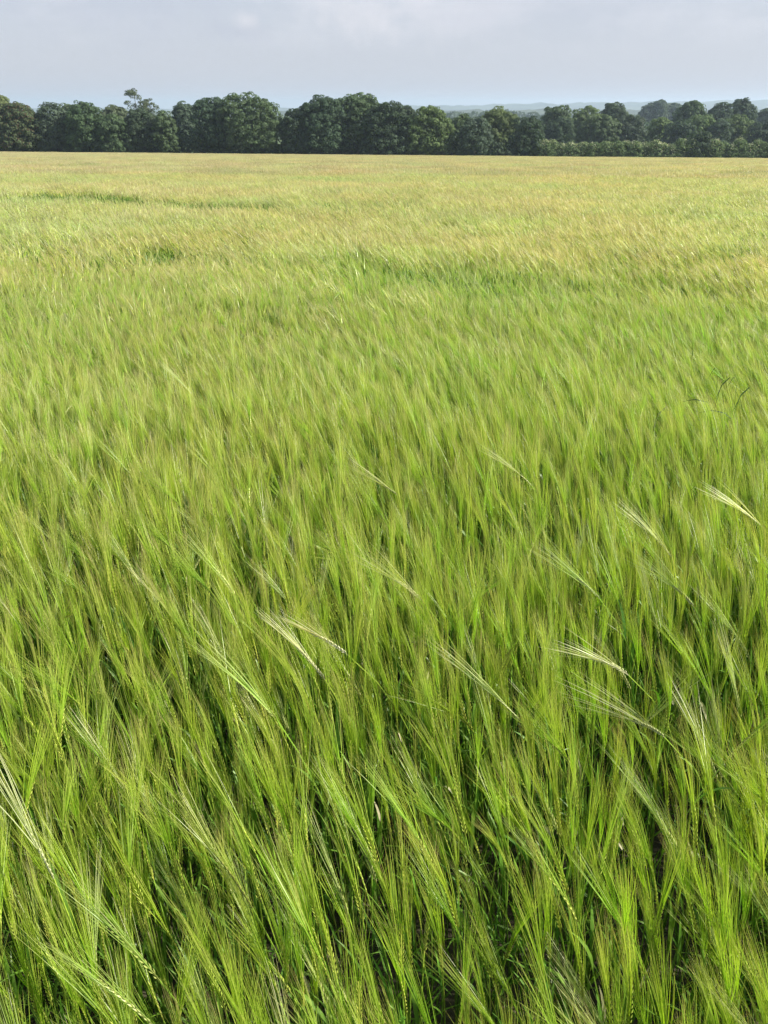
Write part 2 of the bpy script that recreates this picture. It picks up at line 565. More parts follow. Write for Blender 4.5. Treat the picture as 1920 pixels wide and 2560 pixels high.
def make_tree(name, label, px0, px1, py, D, tint, r, skirt=0.10, shape='dome', nl=7, leaf=None, tip=None, group='trees along the far edge of the field', open_=0.0, dens=1.0, species='tree'):
    """px0..px1: width and py: top as sighted in the photograph, D: metres away"""
    pc = far_at((px0 + px1) / 2, py, D)
    W = far_at(px1, py, D)[0] - far_at(px0, py, D)[0]
    gz = float(ground_z(pc[0], D))
    H = pc[2] - gz
    rx = W / 2 * (1.07 if shape != 'open' else 1.0)
    zb = skirt * H
    lobes = []
    ry = min(rx, 0.45 * H) * 0.95
    if shape in ('dome', 'wide'):
        zc = zb + (H - zb) * (0.44 if shape == 'dome' else 0.40)
        rzc = H - zc
        lobes.append((0, 0, zc, rx * 0.92, ry * 0.92, rzc * 0.94))
        for k in range(nl):                                 # upper boughs
            a = 2 * math.pi * (k * 0.618 + r.uniform(-.05, .05))
            e = r.uniform(0.05, 1.0)
            ce = math.sqrt(1 - (e * 0.94) ** 2)
            rr = r.uniform(0.34, 0.48)
            lobes.append((math.cos(a) * rx * ce * (1.0 - rr), math.sin(a) * ry * ce * (1.0 - rr), zc + rzc * e * (0.97 - rr * 0.72), rx * rr, ry * rr, rzc * rr * 0.72))
        for k in range(nl // 2 + 2):                        # hanging lower boughs
            a = 2 * math.pi * (k + r.uniform(-.3, .3)) / (nl // 2 + 2)
            rr = r.uniform(0.34, 0.46)
            z = zb + r.uniform(0.16, 0.34) * H
            lobes.append((math.cos(a) * rx * (1.0 - rr), math.sin(a) * ry * (1.0 - rr), z, rx * rr, ry * rr, min(z, 0.22 * H)))
    else:
        for k in range(nl):
            zz = r.uniform(0.35, 0.93)
            w = 1.0 - 0.55 * abs(zz - 0.65) / 0.35
            lobes.append((r.uniform(-1, 1) * rx * 0.85 * w, r.uniform(-.6, .6) * ry * w, zz * H, rx * r.uniform(.22, .36), ry * r.uniform(.22, .36), H * r.uniform(.03, .055)))
        lobes.append((0, 0, H * 0.965, rx * 0.2, ry * 0.2, H * 0.03))
    leaf = leaf or 0.0018 * D * 0.62
    vol = W * H
    ncl = int(max(40, min(620, vol * 3.4))) if D < 255 else int(max(120, min(330, vol * 1.5)))
    t = obj(name, None, None, (pc[0], D, gz))
    tag(t, label, species, group)
    limb_lobes = lobes[::2] if shape == 'open' else lobes[1:5]
    obj('trunk', trunk_mesh('trunk', H * (0.9 if shape == 'open' else 0.62), max(0.10, H * (0.022 if shape != 'open' else 0.009)), limb_lobes, r), t)
    obj('crown', crown_mesh('crown', lobes, r, ncl if not open_ else nl * 17, leaf, tint, dens, tip=tip, open_=open_), t)
    return t


r_t = np.random.default_rng(5)
FT = 'trees along the far edge of the field'
BT = 'trees behind the far tree row'
RT = 'trees beyond the hedge'
# name, label, x0, x1, top, distance, tint, skirt, shape, lobes, group, extra
TREES = [
 ('broadleaf_tree', 'tall pale green tree cut off by the left edge, behind the brownish tree', -70, 30, 230, 226, LIGHT, .1, 'dome', 7, BT, {}),
 ('broadleaf_tree', 'broad tree tinged brown on its right side, at the left end of the field edge', -40, 103, 252, 207, MID, .02, 'dome', 8, FT, {'tip': ((0.085, 0.06, 0.03), .22)}),
 ('broadleaf_tree', 'round dark tree with bluish leaves, just right of the brownish tree', 78, 168, 250, 208, BLUE, .03, 'dome', 7, FT, {}),
 ('broadleaf_tree', 'round crowned tree with pale clumps down its right side, left of the feathery tree', 154, 252, 245, 206, MID, .02, 'dome', 8, FT, {}),
 ('broadleaf_tree', 'small tree top peeping between the two round trees at the left', 130, 200, 256, 232, GREY, .1, 'dome', 6, BT, {}),
 ('broadleaf_tree', 'small bushy tree in the dip left of the feathery bare-topped tree', 236, 318, 284, 205, MID, .0, 'dome', 7, FT, {}),
 ('broadleaf_tree', 'greyish tree behind the dip in the tree row', 230, 322, 262, 234, GREY, .1, 'dome', 7, BT, {}),
 ('feathery_tree', 'tall sparse feathery tree rising above the tree row', 306, 362, 221, 236, GREY, .1, 'open', 30, BT, {'open_': .5, 'leaf': .17}),
 ('feathery_tree', 'small sparse tree crown just right of the tall feathery tree', 352, 398, 245, 238, GREY, .1, 'open', 22, BT, {'open_': .5, 'leaf': .17}),
 ('broadleaf_tree', 'dark low tree standing below the feathery tree', 298, 402, 268, 208, DARK, .0, 'dome', 8, FT, {}),
 ('broadleaf_tree', 'narrow tree with a sunlit right flank between the feathery tree and the large domes', 376, 434, 272, 205, MID, .0, 'dome', 6, FT, {}),
 ('broadleaf_tree', 'flat topped tree behind the narrow sunlit tree', 420, 492, 252, 230, BLUE, .1, 'dome', 7, BT, {}),
 ('broadleaf_tree', 'tall dark tree leaning against the left side of the wide dome shaped tree', 468, 572, 238, 210, DARK, .0, 'dome', 8, FT, {}),
 ('broadleaf_tree', 'wide dome shaped tree, largest left of the notch in the tree row', 528, 706, 226, 209, MID, .02, 'wide', 10, FT, {}),
 ('broadleaf_tree', 'low dark tree filling the notch between the two big domes', 698, 772, 269, 208, DARK, .0, 'dome', 7, FT, {}),
 ('broadleaf_tree', 'large dark tree right of the notch, with a pale clump hanging on its right', 738, 866, 232, 209, DARK, .0, 'dome', 9, FT, {}),
 ('broadleaf_tree', 'tallest dome shaped tree in the middle of the tree row', 820, 968, 226, 213, MID, .02, 'wide', 10, FT, {}),
 ('broadleaf_tree', 'sloping shouldered tree right of the tallest tree', 905, 1028, 249, 208, DARK, .0, 'dome', 8, FT, {}),
 ('broadleaf_tree', 'dark tree top behind the pale willowy tree', 990, 1045, 261, 235, DARK, .1, 'dome', 6, BT, {}),
 ('broadleaf_tree', 'pale green willowy tree with a sunlit right side, middle right of the row', 1008, 1136, 264, 208, LIGHT, .0, 'dome', 9, FT, {}),
 ('broadleaf_tree', 'small tree in the low saddle right of the willowy tree', 1120, 1196, 284, 216, MID, .02, 'dome', 7, FT, {}),
 ('broadleaf_tree', 'dark tree with sunlit clumps on its right, below the broad pale crown', 1148, 1234, 292, 206, BLUE, .0, 'dome', 7, FT, {}),
 ('broadleaf_tree', 'broad pale crown behind the last dark trees of the row', 1190, 1312, 265, 222, LIGHT, .03, 'dome', 9, FT, {}),
 ('broadleaf_tree', 'last dark tree of the row, standing at the left end of the hedge', 1276, 1368, 288, 207, DARK, .0, 'dome', 8, FT, {}),
 ('broadleaf_tree', 'upright tree just beyond the left end of the hedge', 1352, 1440, 259, 290, MID, .0, 'dome', 8, RT, {}),
 ('broadleaf_tree', 'dark low tree in front of the upright tree at the hedge end', 1366, 1438, 293, 270, DARK, .0, 'dome', 7, RT, {}),
 ('broadleaf_tree', 'pale rounded tree above the left third of the hedge', 1424, 1522, 263, 300, LIGHT, .0, 'dome', 8, RT, {}),
 ('broadleaf_tree', 'dark parasol topped tree standing highest above the left half of the hedge', 1498, 1584, 252, 318, DARK, .0, 'wide', 8, RT, {}),
 ('broadleaf_tree', 'mid green broad tree behind the hedge, below the parasol topped tree', 1444, 1560, 284, 276, MID, .0, 'dome', 9, RT, {}),
 ('broadleaf_tree', 'dark broad tree behind the middle of the hedge', 1540, 1622, 281, 278, BLUE, .0, 'dome', 8, RT, {}),
 ('broadleaf_tree', 'pale slender tree behind the middle of the hedge', 1618, 1696, 288, 285, LIGHT, .0, 'dome', 7, RT, {}),
 ('broadleaf_tree', 'hazy blue tree far behind, left of the gap to the hills', 1602, 1660, 256, 620, BLUE, .0, 'dome', 7, 'far hazy trees', {}),
 ('broadleaf_tree', 'hazy blue tree with a peaked top far behind', 1638, 1668, 249, 600, BLUE, .0, 'dome', 6, 'far hazy trees', {}),
 ('broadleaf_tree', 'hazy blue rounded tree far behind, beside the large round tree', 1652, 1712, 258, 640, BLUE, .0, 'dome', 7, 'far hazy trees', {}),
 ('broadleaf_tree', 'large round tree standing behind the sunlit tree in the right half', 1676, 1786, 250, 320, MID, .0, 'wide', 9, RT, {}),
 ('broadleaf_tree', 'sunlit yellowish green tree left of the tall bush in the hedge', 1712, 1796, 284, 282, LIGHT, .0, 'dome', 8, RT, {}),
 ('broadleaf_tree', 'dark broad tree low behind the hedge, left of the tall bush', 1660, 1748, 296, 272, DARK, .0, 'dome', 8, RT, {}),
 ('broadleaf_tree', 'tall dark tree with a rounded top, second from the right on the skyline', 1772, 1846, 248, 330, DARK, .0, 'dome', 8, RT, {}),
 ('broadleaf_tree', 'tallest tree at the right, with a broad crown on the skyline', 1826, 1902, 242, 332, DARK, .0, 'wide', 8, RT, {}),
 ('broadleaf_tree', 'pale green rounded tree behind the right end of the hedge', 1806, 1892, 283, 283, LIGHT, .0, 'dome', 8, RT, {}),
 ('broadleaf_tree', 'dark tree cut off by the right edge, behind the hedge', 1874, 1975, 297, 274, DARK, .0, 'dome', 8, RT, {}),
 ('broadleaf_tree', 'hazy tree at the right edge, far behind the others', 1886, 1980, 262, 420, BLUE, .0, 'dome', 7, RT, {}),
 ('broadleaf_tree', 'dark small tree between the tall bush and the pale rounded tree', 1776, 1834, 296, 276, BLUE, .0, 'dome', 7, RT, {}),
]
for (nm, lb, a, b, top, D, tint, sk, shp, nl, grp, ex) in TREES:
    make_tree(nm, lb, a, b, top, D, tint, r_t, sk, shp, nl, group=grp, **ex)


# the hedge along the right of the far edge and the tall bush growing out of it
def build_hedge():
    D0 = 206.0
    x0 = far_at(1340, 386, D0)[0]; x1 = far_at(2010, 392, D0)[0]
    root = obj('hedge', None, None, ((x0 + x1) / 2, D0, float(ground_z((x0 + x1) / 2, D0))))
    tag(root, 'long dense hedge with pale blossom along its top, at the right of the field edge', 'hedge')
    r = np.random.default_rng(21)
    lobes = []
    x = x0
    while x < x1:
        w = r.uniform(2.2, 4.2)
        px_ = 960 + FPX * x / (D0 * math.cos(PITCH))
        h = r.uniform(3.6, 5.1)
        lobes.append((x + w / 2 - root.location.x, r.uniform(-.4, .4), h * 0.42, w * 0.62, 1.5, h * 0.56))
        x += w * 0.72
    obj('foliage', crown_mesh('foliage', lobes, r, 2200, 0.20, (0.12, 0.17, 0.07), 0.62), root)
    # blossom over the sunny top
    mb = MB()
    L = np.array(lobes)
    n = 8000
    k = r.integers(0, len(L), n)
    d = unit(r.normal(size=(n, 3)) + np.array([0.25, -0.1, 1.3]))
    c = L[k, :3] + d * L[k, 3:] * r.uniform(1.0, 1.12, (n, 1)) + r.normal(size=(n, 3)) * 0.12
    cl = vnoise(c[:, 0] * 0.45, c[:, 1] * 0.45, 3)
    c = c[cl > 0.36]; d = d[cl > 0.36]; n = len(c)
    leaf_quads(mb, c, unit(d + r.normal(size=(n, 3)) * .5), r.uniform(0.08, 0.17, n), np.tile([0.55, 0.55, 0.40], (n, 1)), r)
    tag(obj('blossom', mb.mesh('blossom', [M_LEAF]), root), kind='stuff')
    mb = MB()
    for L_ in lobes[::2]:
        tube(mb, [(L_[0], 0, -0.05), (L_[0] + .15, 0.1, 1.2), (L_[0] - .1, 0, 2.4)], [0.07, 0.05, 0.02], 5)
    tag(obj('stems', mb.mesh('stems', [M_BARK]), root), kind='stuff')


build_hedge()
make_tree('hawthorn_bush', 'tall dark bush growing up out of the hedge at the right', 1728, 1784, 327, 206.2, DARK, np.random.default_rng(8), 0.0, 'dome', 6, group=None, species='bush')


def build_far_wood():
    r = np.random.default_rng(31)
    mb = MB()
    for D, pts, step in ((1000, [(1060, 287), (1130, 279), (1250, 274), (1330, 281), (1500, 284), (1640, 286), (1800, 282), (2050, 280)], 9),
                         (460, [(560, 296), (700, 292), (1000, 300), (1150, 297), (1290, 293), (1400, 296), (1700, 300), (2050, 290)], 8)):
        px = [p[0] for p in pts]; py = [p[1] for p in pts]
        xa, xb = far_at(px[0], 300, D)[0], far_at(px[-1], 300, D)[0]
        x = xa
        while x < xb:
            w = step * r.uniform(.7, 1.5)
            p_ = 960 + (x / far_at(1960, 300, D)[0]) * 1000
            zt = far_at(p_, np.interp(p_, px, py) + r.uniform(-3, 4), D)[2]
            yy = D + r.uniform(-20, 20)
            gz = float(ground_z(x, yy))
            h = zt - gz
            n = 300
            d = unit(r.normal(size=(n, 3)))
            c = np.array([x, yy, gz + h * .5]) + d * np.array([w * .75, w * .75, h * .5]) * r.uniform(.75, 1.0, (n, 1))
            t = np.array(BLUE) * r.uniform(.7, 1.3)
            leaf_quads(mb, c, unit(d + r.normal(size=(n, 3)) * .4), D * .0011 * r.uniform(.8, 1.8, n), np.tile(t, (n, 1)), r)
            x += w * .8
    tag(obj('far_woodland', mb.mesh('far_woodland', [M_LEAF])), 'distant bluish woodland between the tree row and the hills', kind='stuff')


build_far_wood()

# undergrowth along the foot of the tree row
def build_undergrowth():
    r = np.random.default_rng(41)
    lobes = []
    x = far_at(-60, 380, 209)[0]; xe = far_at(1350, 380, 209)[0]
    while x < xe:
        w = r.uniform(3, 6)
        h = r.uniform(2.2, 5.5)
        y = r.uniform(210, 218)
        lobes.append((x, y, float(ground_z(x, y)) + h * .4, w * .7, 2.0, h * .6))
        x += w * .6
    tag(obj('undergrowth', crown_mesh('undergrowth', lobes, r, 1900, 0.26, DARK, 0.5)), 'dark bushy undergrowth beneath the tree row', kind='stuff')


build_undergrowth()

# ------------------------------------------------------------------ barley
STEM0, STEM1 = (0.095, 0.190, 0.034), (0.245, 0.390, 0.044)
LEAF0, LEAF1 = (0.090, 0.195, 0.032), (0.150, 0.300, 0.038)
GRAIN = np.array((0.380, 0.450, 0.080))
AWN0 = np.array((0.262, 0.436, 0.030))
RIPE = np.array([(0.370, 0.450, 0.075), (0.470, 0.465, 0.150), (0.520, 0.455, 0.220), (0.500, 0.430, 0.255), (0.495, 0.425, 0.285)])   # awn tips, from green to straw
AWN_RED = np.array((0.430, 0.320, 0.190))
PALE_GLINT = np.array((0.68, 0.69, 0.47))  # pale ears; silvery sun glint of the awns is partly painted into this colour
DRY = (0.50, 0.46, 0.32)


def stalk_path(h, phi_e, r, n=10, bend=2.6, sway=0.02):
    """from the soil up to the neck; leans towards +x more and more"""
    s = np.linspace(0, 1, n)
    phi = R(3) + (phi_e - R(3)) * s ** bend
    seg = h / (n - 1) / max(0.55, np.cos(phi).mean())
    dx = np.sin(phi) * seg; dz = np.cos(phi) * seg
    x = np.concatenate([[0], np.cumsum((dx[1:] + dx[:-1]) / 2)])
    z = np.concatenate([[0], np.cumsum((dz[1:] + dz[:-1]) / 2)])
    y = sway * np.sin(s * 2.5) * r.uniform(-1, 1)
    return np.stack([x, y, z], -1), phi_e


def ear_path(p0, phi0, length, nod, n):
    s = np.linspace(0, 1, n)
    phi = phi0 + nod * s
    seg = length / (n - 1)
    x = np.concatenate([[0], np.cumsum(np.sin((phi[1:] + phi[:-1]) / 2) * seg)])
    z = np.concatenate([[0], np.cumsum(np.cos((phi[1:] + phi[:-1]) / 2) * seg)])
    return p0 + np.stack([x, x * 0, z], -1), phi


def barley(r, lod=0, h=None, phi=None, nod=None, red=None, pale=0.0, dry=False, fan=None, awn_len=None, ear_len=None, leaves=None, thick=1.0, headless=False, ripe=0.0):
    """returns {'stem': MB, 'ear': MB, 'awns': MB, 'leaf': [MB, ...]} for one plant leaning to +x"""
    h = h if h is not None else r.uniform(0.50, 0.62)
    phi = phi if phi is not None else R(r.uniform(4, 21))
    nod = nod if nod is not None else R(r.uniform(0, 16))
    red = red if red is not None else r.uniform(0, 1) ** 2
    fan = fan if fan is not None else R(r.uniform(2.2, 6.0))
    awn_len = awn_len or r.uniform(0.125, 0.180)
    ear_len = ear_len or r.uniform(0.068, 0.092)
    val = r.uniform(0.85, 1.15)
    if lod == 2:
        red *= 0.6
    ripe_tip = np.array([np.interp(ripe, np.linspace(0, 1, 5), RIPE[:, c]) for c in range(3)])
    tip = (ripe_tip * (1 - red) + (AWN_RED if lod else AWN_RED * .85) * red) * (1 - pale) + PALE_GLINT * pale
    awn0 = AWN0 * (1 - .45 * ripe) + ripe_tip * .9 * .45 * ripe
    a0 = awn0 * (1 - pale) + PALE_GLINT * 0.9 * pale
    gr = (GRAIN * (1 - pale) + PALE_GLINT * 0.85 * pale) * val
    ns = (10, 5, 2)[lod]
    path, ph = stalk_path(h, phi, r, ns if lod < 2 else 3)
    out = {'stem': MB(), 'ear': MB(), 'awns': MB(), 'leaf': []}
    rs = 0.0016
    if lod == 0:
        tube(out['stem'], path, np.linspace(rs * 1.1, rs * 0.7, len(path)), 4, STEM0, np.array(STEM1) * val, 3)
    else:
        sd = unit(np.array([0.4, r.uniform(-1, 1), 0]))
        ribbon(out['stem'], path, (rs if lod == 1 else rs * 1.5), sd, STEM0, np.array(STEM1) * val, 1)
    ep, ephi = ear_path(path[-1], ph, ear_len, nod, 12 if lod == 0 else (5 if lod == 1 else 3))
    roll = r.uniform(0, math.pi)
    # frame of the ear: T along, B sideways (y), N in the bending plane
    T = np.stack([np.sin(ephi), ephi * 0, np.cos(ephi)], -1)
    N = np.stack([np.cos(ephi), ephi * 0, -np.sin(ephi)], -1)
    B = np.array([0, 1.0, 0])
    row = math.cos(roll) * B + math.sin(roll) * N          # the two grain rows lie along +row and -row
    oth = -math.sin(roll) * B + math.cos(roll) * N
    if lod == 0:
        tube(out['ear'], ep, 0.0012, 3, gr * .7, gr * .7, 0)
        for k in range(1, 12):
            for sgn in (1, -1):
                f = k - 0.5 * (sgn < 0)
                i = min(int(f), 10); w = f - i
                c = ep[i] * (1 - w) + ep[i + 1] * w
                t, rw, ot = T[i], row[i], oth[i]
                sz = 0.0052 * (1 - 0.35 * abs(k / 11 - 0.4)) * r.uniform(.9, 1.1)
                if k > 9: sz *= 0.75
                ax = unit(t + sgn * rw * 0.30)
                b0 = c + sgn * rw * 0.0010
                m0 = b0 + ax * sz * 0.9
                w1 = sz * 0.28
                v = [b0, m0 + sgn * rw * w1, m0 + ot * w1, m0 - sgn * rw * w1 * .6, m0 - ot * w1, b0 + ax * sz * 2.1]
                tri = [(0, 1, 2), (0, 2, 3), (0, 3, 4), (0, 4, 1), (5, 2, 1), (5, 3, 2), (5, 4, 3), (5, 1, 4)]
                cc = np.array([gr * .75, gr, gr, gr, gr, gr * 1.25 + .02])
                out['ear'].add(v, None, tri, cc * r.uniform(.88, 1.12), 0)
    else:
        n = len(ep)
        prof = np.array([.4, 1, .95, .75, .25]) if lod == 1 else np.array([.5, 1, .4])
        tube(out['ear'], ep, prof * (0.0040 if lod == 1 else 0.0055), 4 if lod == 1 else 3, gr * 0.9, gr * 1.1, 0)
    # awns
    na = (22, 10, 4)[lod]
    if headless:
        out['ear'], na = MB(), 0
    wa = (0.00048, 0.00105, 0.0026)[lod] * thick
    for k in range(na):
        f = (0.08 + 0.9 * k / na) * (len(ep) - 1)
        i = min(int(f), len(ep) - 2)
        p0 = ep[i] * (1 - f + i) + ep[i + 1] * (f - i)
        sgn = 1 if k % 2 else -1
        sp = fan * r.uniform(0.25, 1.25)
        d0 = unit(T[i] + sgn * row[i] * math.tan(sp) * 1.0 + oth[i] * r.normal() * 0.06)
        ln = awn_len * r.uniform(0.8, 1.12) * (1.12 - 0.35 * k / na)
        d1 = unit(d0 + np.array([0.14, r.normal() * .03, -0.05]))
        np_ = 4 if lod == 0 else 3
        s = np.linspace(0, 1, np_)[:, None]
        pts = p0 + ln * (d0 * s + (d1 - d0) * s * s * 0.7)
        a1 = tip * r.uniform(.85, 1.15)
        if lod == 0:
            sd = unit(np.cross(d0, unit(r.normal(size=3))))
            ribbon(out['awns'], pts, wa * np.array([1, .85, .6, .12]), sd, a0 * val, a1, 2, 2.2)
        else:
            sd = unit(np.cross(d0, unit(r.normal(size=3))))
            ribbon(out['awns'], pts, wa * np.array([1, .75, .15]), sd, a0 * val, a1, 2, (1.0, 1.15, 0.55)[lod])
    # leaves
    nl = leaves if leaves is not None else (4, 2, 1)[lod]
    for k in range(nl):
        mb = MB()
        f = (0.80, 0.55, 0.32, 0.42)[k % 4] + r.uniform(-.06, .06)
        i = f * (len(path) - 1); i0 = min(int(i), len(path) - 2)
        p0 = path[i0] * (1 - i + i0) + path[i0 + 1] * (i - i0)
        az = r.uniform(0, 2 * math.pi) if k else r.normal() * 0.9
        hd = np.array([math.cos(az), math.sin(az), 0])
        ln = r.uniform(0.09, 0.17) * (0.75 if k == 0 else 1.1)
        n = (6, 4, 3)[lod]
        s = np.linspace(0, 1, n)
        th = R(r.uniform(6, 24)) + s ** 2 * R(r.uniform(5, 75))
        seg = ln / (n - 1)
        px = np.cumsum(np.sin(th)) * seg - math.sin(th[0]) * seg; pz = np.cumsum(np.cos(th)) * seg - math.cos(th[0]) * seg
        pts = p0 + hd * px[:, None] + np.array([0, 0, 1.0]) * pz[:, None]
        tw = r.uniform(-.8, .8) * s
        sd0 = np.array([-hd[1], hd[0], 0])
        up = np.cross(unit(np.gradient(pts, axis=0)), sd0)
        sd = np.cos(tw)[:, None] * sd0 + np.sin(tw)[:, None] * up
        if headless:
            ln *= 1.3
        w = (1.6 if headless else 1.0) * r.uniform(0.0022, 0.0040) * (1.0, 1.1, 1.6)[lod] * np.interp(s, [0, .25, .7, 1], [.6, 1, .75, .05])
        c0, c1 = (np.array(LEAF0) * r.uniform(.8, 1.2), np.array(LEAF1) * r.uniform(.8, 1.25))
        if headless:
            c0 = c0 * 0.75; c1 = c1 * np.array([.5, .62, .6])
        if dry and k == 0:
            c0 = c1 = np.array(DRY)
            w = w * .6
            pts = p0 + (pts - p0) * .45
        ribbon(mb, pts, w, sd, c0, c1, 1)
        out['leaf'].append(mb)
    return out


BM = [M_EAR, M_GREEN, M_AWN, M_STALK]


def merged(p):
    mb = MB()
    for k in ('stem', 'ear', 'awns'):
        mb.add_arrays(p[k].arrays())
    for lf in p['leaf']:
        mb.add_arrays(lf.arrays())
    return mb


r_b = np.random.default_rng(77)
KINDS = []                       # near plants: (dict of meshes, kind word)
near_defs = []
for k in range(8): near_defs.append(('green', dict(red=r_b.uniform(0, .3), ripe=k / 8 * .85)))
for k in range(5): near_defs.append(('red', dict(red=r_b.uniform(.75, 1.0), ripe=.2)))
for k in range(4): near_defs.append(('nodding', dict(phi=R(r_b.uniform(24, 38)), nod=R(r_b.uniform(18, 42)), red=r_b.uniform(0, .4))))
for k in range(3): near_defs.append(('dry', dict(dry=True, red=r_b.uniform(0, .5))))
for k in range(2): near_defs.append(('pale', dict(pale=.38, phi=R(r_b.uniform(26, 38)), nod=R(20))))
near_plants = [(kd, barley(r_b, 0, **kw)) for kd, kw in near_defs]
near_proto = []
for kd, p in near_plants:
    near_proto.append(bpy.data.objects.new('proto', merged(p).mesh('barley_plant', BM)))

# clumps of plants (0.3 m) for the middle distance, tiles (2 m) for the far part of the field
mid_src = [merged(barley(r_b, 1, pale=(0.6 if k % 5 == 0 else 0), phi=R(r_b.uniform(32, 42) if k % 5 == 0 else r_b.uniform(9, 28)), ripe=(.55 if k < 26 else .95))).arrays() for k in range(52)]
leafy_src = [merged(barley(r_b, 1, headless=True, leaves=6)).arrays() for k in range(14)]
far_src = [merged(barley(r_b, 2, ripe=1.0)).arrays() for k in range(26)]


def rz(a):
    c, s = math.cos(a), math.sin(a)
    return np.array([[c, -s, 0], [s, c, 0], [0, 0, 1.0]])


def patch(src, size, count, sigma, r):
    mb = MB()
    for _ in range(count):
        M = rz(r.normal() * sigma) * r.uniform(.88, 1.08)
        mb.add_arrays(src[r.integers(len(src))], M, np.array([r.uniform(-.5, .5) * size, r.uniform(-.5, .5) * size, 0]), r.uniform(.88, 1.14))
    return mb


MID_S, FAR_S = 0.30, 2.0
mid_proto = [bpy.data.objects.new('proto', patch(mid_src[26 * (k // 7):26 * (k // 7) + 26], MID_S * 1.25, 56, 0.42, r_b).mesh('clump', BM)) for k in range(14)]
leafy_proto = [bpy.data.objects.new('proto', patch(leafy_src, MID_S * 1.25, 60, 2.0, r_b).mesh('leafy_clump', BM)) for _ in range(3)]
far_proto = [bpy.data.objects.new('proto', patch(far_src, FAR_S * 1.05, 1250, 0.42, r_b).mesh('tile', BM)) for _ in range(6)]

# --- where plants stand
WIND = R(132)                    # they lean left and away
NEAR_END, MID_END, FAR_END = 9.5, 36.0, 204.5
FADE = 5.0                       # from here on clumps take over from single plants


def half_width(y):
    return 0.506 * (0.882 * y + 0.75) + 1.6 + 0.02 * y


# tramline wheel tracks and hollows in the stand: (x0, y0, x1, y1, half width, depth)
HOLLOWS = []


def hollow(px0, py0, px1, py1, w, depth):
    a, b = crop_at(px0, py0, .76), crop_at(px1, py1, .76)
    HOLLOWS.append((a[0], a[1], b[0], b[1], w, depth))


hollow(140, 475, 340, 487, 1.0, .9)
hollow(340, 487, 610, 499, 1.05, .95)
hollow(915, 496, 975, 496, 1.0, .8)
hollow(-250, 590, 430, 598, .9, .33)
hollow(1120, 650, 1680, 668, .85, .36)
hollow(-100, 484, 120, 482, .9, .4)
hollow(1240, 1300, 1560, 1250, .16, .5)
for (a, b, c, d, w, k) in ((940, 1960, 1010, 1740, .05, .95), (1150, 2120, 1190, 1960, .05, .85), (1660, 1740, 1840, 1700, .07, .95),
                           (1690, 2030, 1760, 1900, .07, .95), (1560, 1560, 1900, 1580, .08, .75), (330, 2330, 380, 2200, .035, .8),
                           (860, 2180, 900, 2080, .05, .8), (1120, 1830, 1300, 1800, .06, .8), (1240, 2420, 1400, 2480, .05, .8),
                           (560, 1950, 640, 1880, .05, .6), (240, 1640, 330, 1560, .07, .5)):
    hollow(a, b, c, d, w, k)


def thinned(x, y):
    """0 in a full stand, up to 1 in a wheel track or hollow"""
    v = np.zeros_like(x)
    for (x0, y0, x1, y1, w, dp) in HOLLOWS:
        dx, dy = x1 - x0, y1 - y0
        t = np.clip(((x - x0) * dx + (y - y0) * dy) / (dx * dx + dy * dy), 0, 1)
        d = np.hypot(x - x0 - t * dx, y - y0 - t * dy) / w
        v = np.maximum(v, dp * np.exp(-d ** 4))
    return v


def stand(x, y):
    """height factor of the crop at a spot"""
    hgt = 0.93 + 0.14 * vnoise(x * 0.55, y * 0.38, 2) + 0.10 * (vnoise(x * 2.1, y * 1.9, 4) - .5)
    hgt = hgt - 0.06 * vnoise(x * 0.07, y * 0.11, 6)
    return hgt * (1 - 0.14 * thinned(x, y))


def gust(x, y):
    return vnoise(x * 0.9 + 0.3 * y, y * 0.7, 12) * 0.6 + vnoise(x * 0.18, y * 0.26, 15) * 0.4


P, ROT, SCL, IDX = [], [], [], []
base_i = {'near': 0, 'mid': len(near_proto), 'far': len(near_proto) + len(mid_proto), 'leafy': len(near_proto) + len(mid_proto) + len(far_proto)}

# near: single plants
ys = np.arange(0.10, NEAR_END, 0.0345)
pts = []
for y in ys:
    hw = half_width(y)
    n = int(2 * hw / 0.0345)
    xs = np.linspace(-hw, hw, n) + rng.uniform(-.03, .03, n)
    pts.append(np.stack([xs, y + rng.uniform(-.03, .03, n)], -1))
pts = np.concatenate(pts)
keepd = np.hypot(pts[:, 0], pts[:, 1]) > 0.24
hh = stand(pts[:, 0], pts[:, 1])
keepd &= rng.random(len(pts)) > np.clip((pts[:, 1] - FADE) / (NEAR_END - FADE), 0, 1) * .97
keepd &= rng.random(len(pts)) < (1 - 0.92 * thinned(pts[:, 0], pts[:, 1])) * (0.80 + 0.4 * vnoise(pts[:, 0] * 3.1, pts[:, 1] * 3.1, 8))
pts, hh = pts[keepd], hh[keepd]
n = len(pts)
g = gust(pts[:, 0], pts[:, 1])
near_pos = np.concatenate([pts, ground_z(pts[:, 0], pts[:, 1])[:, None]], 1)
az = R(122) + rng.normal(size=n) * 0.45 + (vnoise(pts[:, 0] * 1.3, pts[:, 1] * 1.3, 22) - .5) * 0.8
odd = rng.random(n) < 0.04
az[odd] = rng.uniform(0, 6.28, odd.sum())
tilt = R(1) - R(4) * np.clip(1.6 - pts[:, 1] / 2, 0, 1) + R(10) * np.clip((pts[:, 1] - 1.2) / 3, 0, 1) + R(16) * (g - 0.35) + rng.normal(size=n) * R(4)
near_idx = rng.choice(len(near_proto), n, p=np.array([1.9] * 8 + [.6] * 5 + [1.0] * 4 + [.5] * 3 + [.65] * 2) / (15.2 + 3.0 + 4 + 1.5 + 1.3))
greens = near_idx < 8                                 # riper tips come in further out
near_idx[greens] = np.clip(np.floor(np.clip((pts[greens, 1] - .6) / 4.0, 0, 1) * 6.5 + rng.normal(size=greens.sum()) * 1.6 + .8), 0, 7)
near_scl = np.clip(hh * rng.uniform(.88, 1.10, n), .3, 1.3)


